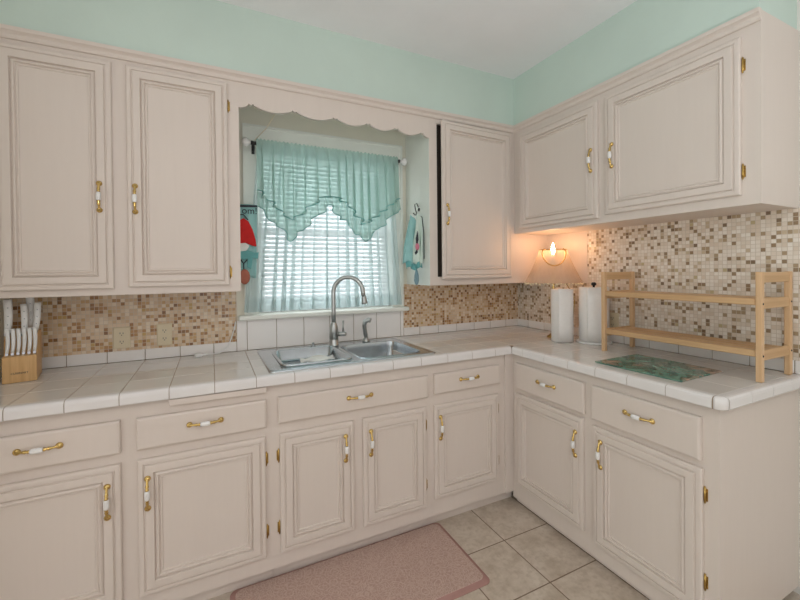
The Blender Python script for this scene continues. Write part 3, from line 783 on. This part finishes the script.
link('cable', MB().tube([(-2.203, -.066, .926), (-2.175, -.05, .922), (-2.145, -.04, .922), (-2.115, -.024, .935), (-2.095, -.016, .958), (-2.085, -.014, .99), (-2.068, -.016, 1.04), (-2.06, -.02, 1.085)], .0035, 8), 'white_plastic', t)

# ------------------------------------------------------------------ knife block and knives
kx0, kx1 = -2.953, -2.849
t = thing('knife_block', (-2.910, -.19, .917), 'light wood knife block at the left end of the counter', 'knife block')
yk = -.255; zb = .9172
link('block', MB().prism([(yk, zb), (yk+.165, zb), (yk+.165, 1.115), (yk+.100, 1.115), (yk+.052, 1.085), (yk+.050, 1.028), (yk, 1.024)], kx0, kx1, 'x'), 'block', t, mods={'bevel': .003})
KT = .20
t.rotation_euler[2] = KT
link('lettering', text_mb('CUISINART', .0105, lambda x, y, d: ((kx0+kx1)/2+x, yk-.0003-d, .955+y)), 'ink', t)
def knife(name, x, y, z, length, w_, th, tilt, label, group=None, lean=0):
    t = thing(name, (x, y, z), label, 'knife', group=group); t.rotation_euler[2] = KT
    ddx, ddy = x+2.910, y+.19; t.location = (-2.910+ddx*cos(KT)-ddy*sin(KT), -.19+ddx*sin(KT)+ddy*cos(KT), z)
    loops = []
    for k in range(9):
        u = k/8; zz = z+.010+(length-.010)*u
        ww = w_*(.78+.20*sin(PI*u*.9)+.20*u**3); oy = tilt*u*length; ox = lean*u*length+.003*sin(PI*u)
        loops.append([(x+ox+a*ww/2, y+oy+b*th/2, zz) for a, b in ((-1, -.5), (-.7, -1), (.7, -1), (1, -.5), (1, .5), (.7, 1), (-.7, 1), (-1, .5))])
    h = link('handle', MB().loft(loops, 0, True, True), 'white_plastic', t)
    for u in (.25, .5, .75) if name == 'kitchen_knife' else (): link('rivet', MB().lathe([(.0022, 0), (.0022, .0012), (.001, .0016)], (x+lean*u*length+.003*sin(PI*u), y+tilt*u*length-th/2, z+.010+(length-.010)*u), 'y', 8), 'steel', h)
    link('bolster', MB().box(x-w_*.36, x+w_*.36, y-th*.4, y+th*.4, z+.0005, z+.011), 'steel', t)
names = ['leftmost', 'second from the left', 'third from the left', 'third from the right', 'second from the right', 'rightmost']
for i in range(6):
    knife('steak_knife', kx0+.012+.0166*i, yk+.028, 1.0265, .108, .0125, .012, .10, 'white steak knife, %s in the front row of six' % names[i], 'white steak knives in the front row')
knife('kitchen_knife', kx0+.008, yk+.078, 1.104, .150, .026, .018, .08, 'wide white knife handle at the left of the block, behind the steak knives')
knife('kitchen_knife', kx0+.058, yk+.070, 1.098, .135, .021, .016, .08, 'white knife handle in the middle of the block, in front of the tallest one')
knife('kitchen_knife', kx0+.072, yk+.122, 1.1155, .150, .026, .016, .04, 'tallest white knife handle at the back of the block')
knife('kitchen_knife', kx0+.093, yk+.082, 1.106, .130, .022, .016, .05, 'white knife handle leaning at the right end of the block', lean=.06)

# ------------------------------------------------------------------ lamp in the corner
LX, LY = -.187, -.528
t = thing('table_lamp', (LX, LY, .917), 'small lit lamp with a peach pleated shade in the corner under the cabinets', 'lamp')
link('base', MB().lathe([(.040, .9172), (.040, .925), (.030, .932), (.013, .945), (.010, .97), (.016, 1.01), (.020, 1.05), (.015, 1.10), (.009, 1.14), (.009, 1.30), (.007, 1.40)], (LX, LY, 0), 'z', 20), 'brass', t)
sh = MB(); seg = 96; loops = []
for k in range(9):
    v = k/8; z = 1.482-.212*v; r = .084+.088*(v**1.25)
    loops.append([(LX+(r+.004*(1 if i % 2 else -1)*(.5+v*.7))*cos(2*PI*i/seg), LY+(r+.004*(1 if i % 2 else -1)*(.5+v*.7))*sin(2*PI*i/seg), z) for i in range(seg)])
sh.loft(loops, 0, False, True)
so = link('lamp_shade', sh, 'shade', t)
fr = MB()
for i in range(44):
    a = 2*PI*i/44; fr.ball((LX+.174*cos(a), LY+.174*sin(a), 1.262+.003*(i % 3)), .0065, 6)
link('bead_fringe', fr, 'outlet', so)['kind'] = 'stuff'
rg = MB()
rg.tube([(LX+.084*cos(2*PI*i/32), LY+.084*sin(2*PI*i/32), 1.483) for i in range(33)], .003, 6)
for a in (0, 2*PI/3, 4*PI/3): rg.tube([(LX, LY, 1.40), (LX+.084*cos(a), LY+.084*sin(a), 1.483)], .0018, 5)
link('wire_frame', rg, 'hinge', so)
# loop of cord hanging over the front of the shade
vx_, vy_ = .725, -.69                                         # along the front of the shade, seen from the room
nx_, ny_ = -.69, -.725
lp = []
for i in range(25):
    a = PI+PI*i/24; q = .074*cos(a); o = .103+.010*abs(sin(a))
    z = 1.470+.090*sin(a); q = .070*cos(a); r = .098+.088*(max(0, (1.482-z)/.212))**1.25; o = math.sqrt(max(.0001, r*r-q*q))
    lp.append((LX+nx_*o+vx_*q, LY+ny_*o+vy_*q, z))
lp = [(LX+vx_*-.055+nx_*.07, LY+vy_*-.055+ny_*.07, 1.488)]+lp+[(LX+vx_*.055+nx_*.07, LY+vy_*.055+ny_*.07, 1.488)]
link('cord_loop', MB().tube(lp, .0034, 8), 'hinge', so)
link('bulb', MB().lathe([(.006, 1.455), (.009, 1.468), (.0112, 1.484), (.0095, 1.500), (.005, 1.516), (.001, 1.528)], (LX, LY, 0), 'z', 16), 'bulb', t)
link('candle_sleeve', MB().lathe([(.0125, 1.39), (.0125, 1.456)], (LX, LY, 0), 'z', 14), 'porcelain', t)
link('power_cable', MB().tube([(LX+.02, LY-.03, .921), (-.155, -.60, .921), (-.150, -.645, .98), (-.160, -.66, 1.08), (-.155, -.665, 1.16), (-.165, -.64, 1.23), (-.172, -.62, 1.262), (-.150, -.63, 1.33), (-.148, -.612, 1.42), (-.155, -.590, 1.478)], .0032, 8), 'hinge', t)
# ------------------------------------------------------------------ paper towels
def roll_mb(cx, cy, r, z0, z1, core=.02):
    return MB().lathe([(core, z0), (r-.004, z0), (r, z0+.004), (r, z1-.004), (r-.004, z1), (core, z1), (core, z0)], (cx, cy, 0), 'z', 40, 0, False, True)
px_, py_ = -.246, -.650
t = thing('paper_towel_roll', (px_, py_, .917), 'white paper towel roll standing loose, left one beside the lamp', 'paper towel')
link('roll', roll_mb(px_, py_, .064, .9172, 1.236), 'paper', t)
def flap(u, v):
    a = -2.62+1.35*u; r = .0652+.022*max(0, .5-u)**1.2*2
    return (px_+r*cos(a)-.012*max(0, .4-u), py_+r*sin(a), .9185+(1.236-.9185)*v+.004*(1-u))
link('loose_sheet', MB().grid(14, 4, flap), 'paper', t, mods={'solid': .0015})
qx, qy = -.114, -.768
t = thing('paper_towel_holder', (qx, qy, .917), 'upright paper towel holder with round foot and black knob, beside the rack', 'holder')
link('foot', MB().lathe([(.097, .9172), (.097, .924), (.090, .929)], (qx, qy, 0), 'z', 36), 'white_plastic', t)
link('pole', MB().lathe([(.007, .929), (.007, 1.252)], (qx, qy, 0), 'z', 12), 'black', t)
link('knob', MB().lathe([(.007, 1.250), (.006, 1.256), (.014, 1.262), (.015, 1.270), (.008, 1.277)], (qx, qy, 0), 'z', 14), 'black', t)
t = thing('paper_towel_roll', (qx, qy, .93), 'fatter white paper towel roll on the upright holder beside the rack', 'paper towel')
link('roll', roll_mb(qx, qy, .083, .9295, 1.248), 'paper', t)
link('loose_sheet', MB().grid(12, 4, lambda u, v: (qx+(.0842+.004*u)*cos(-2.95+1.4*u), qy+(.0842+.004*u)*sin(-2.95+1.4*u), .931+(.317)*v)), 'paper', t, mods={'solid': .0015})

# ------------------------------------------------------------------ wooden rack
t = thing('shelf_rack', (-.165, -1.295, .917), 'two-tier light wood rack standing on the right counter', 'rack')
RZ = 1.341; zc0 = .9172
ys = (-.962, -1.620); xs_ = (-.285, -.050)
for y in ys:
    for x in xs_: link('leg', MB().bbox(x-.011, x+.011, y-.010, y+.010, zc0, RZ, .002), 'pine_z', t)
    for zz, hgt in ((RZ-.042, .040), (1.198, .040), (.998, .040)):
        link('side_rail', MB().bbox(xs_[0]+.0112, xs_[1]-.0112, y-.007, y+.007, zz, zz+hgt, .003), 'pine_x', t)
for zz in (1.212, 1.012):
    s_ = MB(); n = 4; w_ = .205/n
    for k in range(n):
        xx = -.270+k*w_
        s_.bbox(xx+.006, xx+w_-.005, ys[1]+.0102, ys[0]-.0102, zz+.006, zz+.022, .003)
    s_.bbox(-.292, -.272, ys[1]+.0102, ys[0]-.0102, zz, zz+.026, .003)
    link('shelf', s_, 'pine_y', t)
for x in xs_:
    for zz in (1.218, 1.018):
        link('bolt', MB().lathe([(.0042, 0), (.0042, .0012), (.002, .002)], (x, ys[1]-.0101, zz), 'y', 10), 'dark', t)

# ------------------------------------------------------------------ glass board, rug
gb = MB()
pts = [(-.556, -1.112), (-.232, -1.104), (-.240, -1.476), (-.552, -1.486)]
gb.loft([[(x, y, z) for x, y in pts] for z in (.9172, .9235)], 0, True, False)
solo('glass_cutting_board', gb, 'board', 'green leaf-print glass cutting board on the counter in front of the rack', 'cutting board', mods={'bevel': .002})
t = thing('kitchen_mat', (-1.61, -.795, 0), 'dusty pink damask kitchen mat on the floor in front of the sink', 'rug')
def rr2(i, z): return rrect(-2.125+i, -1.095-i, -1.020+i, -.566-i, .030, z, 6)
link('border', MB().loft([rr2(0, .0005), rr2(0, .003), rr2(.012, .010), rr2(.020, .0135)], 0, True, False), 'rug_edge', t)
link('cushion', MB().loft([rr2(.020, .0137), rr2(.022, .0150), rr2(.026, .0152)], 0, True, False), 'rug', t)

# ------------------------------------------------------------------ light
W = bpy.data.worlds.new('daylight'); bpy.context.scene.world = W; W.use_nodes = True
wt = W.node_tree; bg = wt.nodes['Background']
wc = wt.nodes.new('ShaderNodeTexCoord'); ws = wt.nodes.new('ShaderNodeSeparateXYZ'); wr = wt.nodes.new('ShaderNodeValToRGB')
wt.links.new(wc.outputs['Generated'], ws.inputs[0]); wt.links.new(ws.outputs[1], wr.inputs[0])
wr.color_ramp.elements[0].position = .15; wr.color_ramp.elements[0].color = (0, 0, 0, 1)
wx = wt.nodes.new('ShaderNodeValToRGB'); wt.links.new(ws.outputs[0], wx.inputs[0])                   # the rest of the house:
wx.color_ramp.elements[0].position = 0; wx.color_ramp.elements[0].color = (.205, .190, .188, 1)      # warm behind the viewer,
e1 = wx.color_ramp.elements[1]; e1.position = 1; e1.color = (.205, .190, .188, 1)
wneg = wt.nodes.new('ShaderNodeMath'); wneg.operation = 'MULTIPLY_ADD'; wneg.inputs[1].default_value = -1.6; wneg.inputs[2].default_value = -.4
wt.links.new(ws.outputs[0], wneg.inputs[0]); wt.links.new(wneg.outputs[0], wx.inputs[0]); e1.color = (.290, .318, .312, 1)   # cooler daylight on the left
wm = wt.nodes.new('ShaderNodeMix'); wm.data_type = 'RGBA'; wm.blend_type = 'ADD'; wm.inputs[0].default_value = 1
wt.links.new(wr.outputs[0], wm.inputs[6]); wt.links.new(wx.outputs[0], wm.inputs[7]); wt.links.new(wm.outputs[2], bg.inputs[0])
wr.color_ramp.elements[1].position = .45; wr.color_ramp.elements[1].color = (.75, .78, .81, 1)        # bright overcast garden side
bg.inputs[1].default_value = 6.0
def area(name, loc, rot, size, energy, col, parent=None):
    L = bpy.data.lights.new(name, 'AREA'); L.shape = 'RECTANGLE'; L.size, L.size_y = size; L.energy = energy; L.color = col
    o = bpy.data.objects.new(name, L); C.objects.link(o); o.location = loc; o.rotation_euler = rot
    return o
# ceiling fixture added out of view, for warm light from behind the viewer
t = thing('added_ceiling_light', (-2.3, -3.0, CEIL-.09), 'added flush ceiling light, unseen behind the viewer', 'lamp')
link('fixture_frame', MB().box(-2.75, -1.85, -3.2, -2.8, CEIL-.04, CEIL-.001), 'white_trim', t)
link('diffuser', MB().bbox(-2.72, -1.88, -3.17, -2.83, CEIL-.08, CEIL-.041, .02), 'opal', t)
area('added_ceiling_glow', (-2.3, -3.0, CEIL-.085), (0, 0, 0), (.8, .3), 8, (1, .95, .9))  # area lamp of the added ceiling fixture
area('ceiling_fill', (-2.0, -3.1, .95), (PI, 0, 0), (.5, .5), 36, (.86, .945, 1))  # added fill lamp aimed upward to brighten the ceiling

# ------------------------------------------------------------------ camera
yaw, pitch, roll, f, v0 = .4512, -.0092, .0098, 388.46, 273.90
rh = Vector((cos(yaw), -sin(yaw), 0)); fh = Vector((sin(yaw), cos(yaw), 0)); zh = Vector((0, 0, 1))
fw = fh*cos(pitch)+zh*sin(pitch); uh = -fh*sin(pitch)+zh*cos(pitch)
Rv = rh*cos(roll)-uh*sin(roll); Uv = rh*sin(roll)+uh*cos(roll)
cam = bpy.data.cameras.new('camera'); co = bpy.data.objects.new('camera', cam); C.objects.link(co)
mw = Matrix.Identity(4)
for i in range(3): mw[i][0], mw[i][1], mw[i][2] = Rv[i], Uv[i], -fw[i]
mw.translation = Vector((-2.1758, -2.3586, 1.3604)); co.matrix_world = mw
cam.sensor_fit = 'HORIZONTAL'; cam.sensor_width = 36; cam.lens = f/800*36; cam.shift_y = -(300-v0)/800; cam.clip_start = .02
bpy.context.scene.camera = co
vs = bpy.context.scene.view_settings
vs.view_transform = 'Standard'; vs.look = 'None'; vs.exposure = -.51; vs.gamma = 1; vs.use_curve_mapping = False
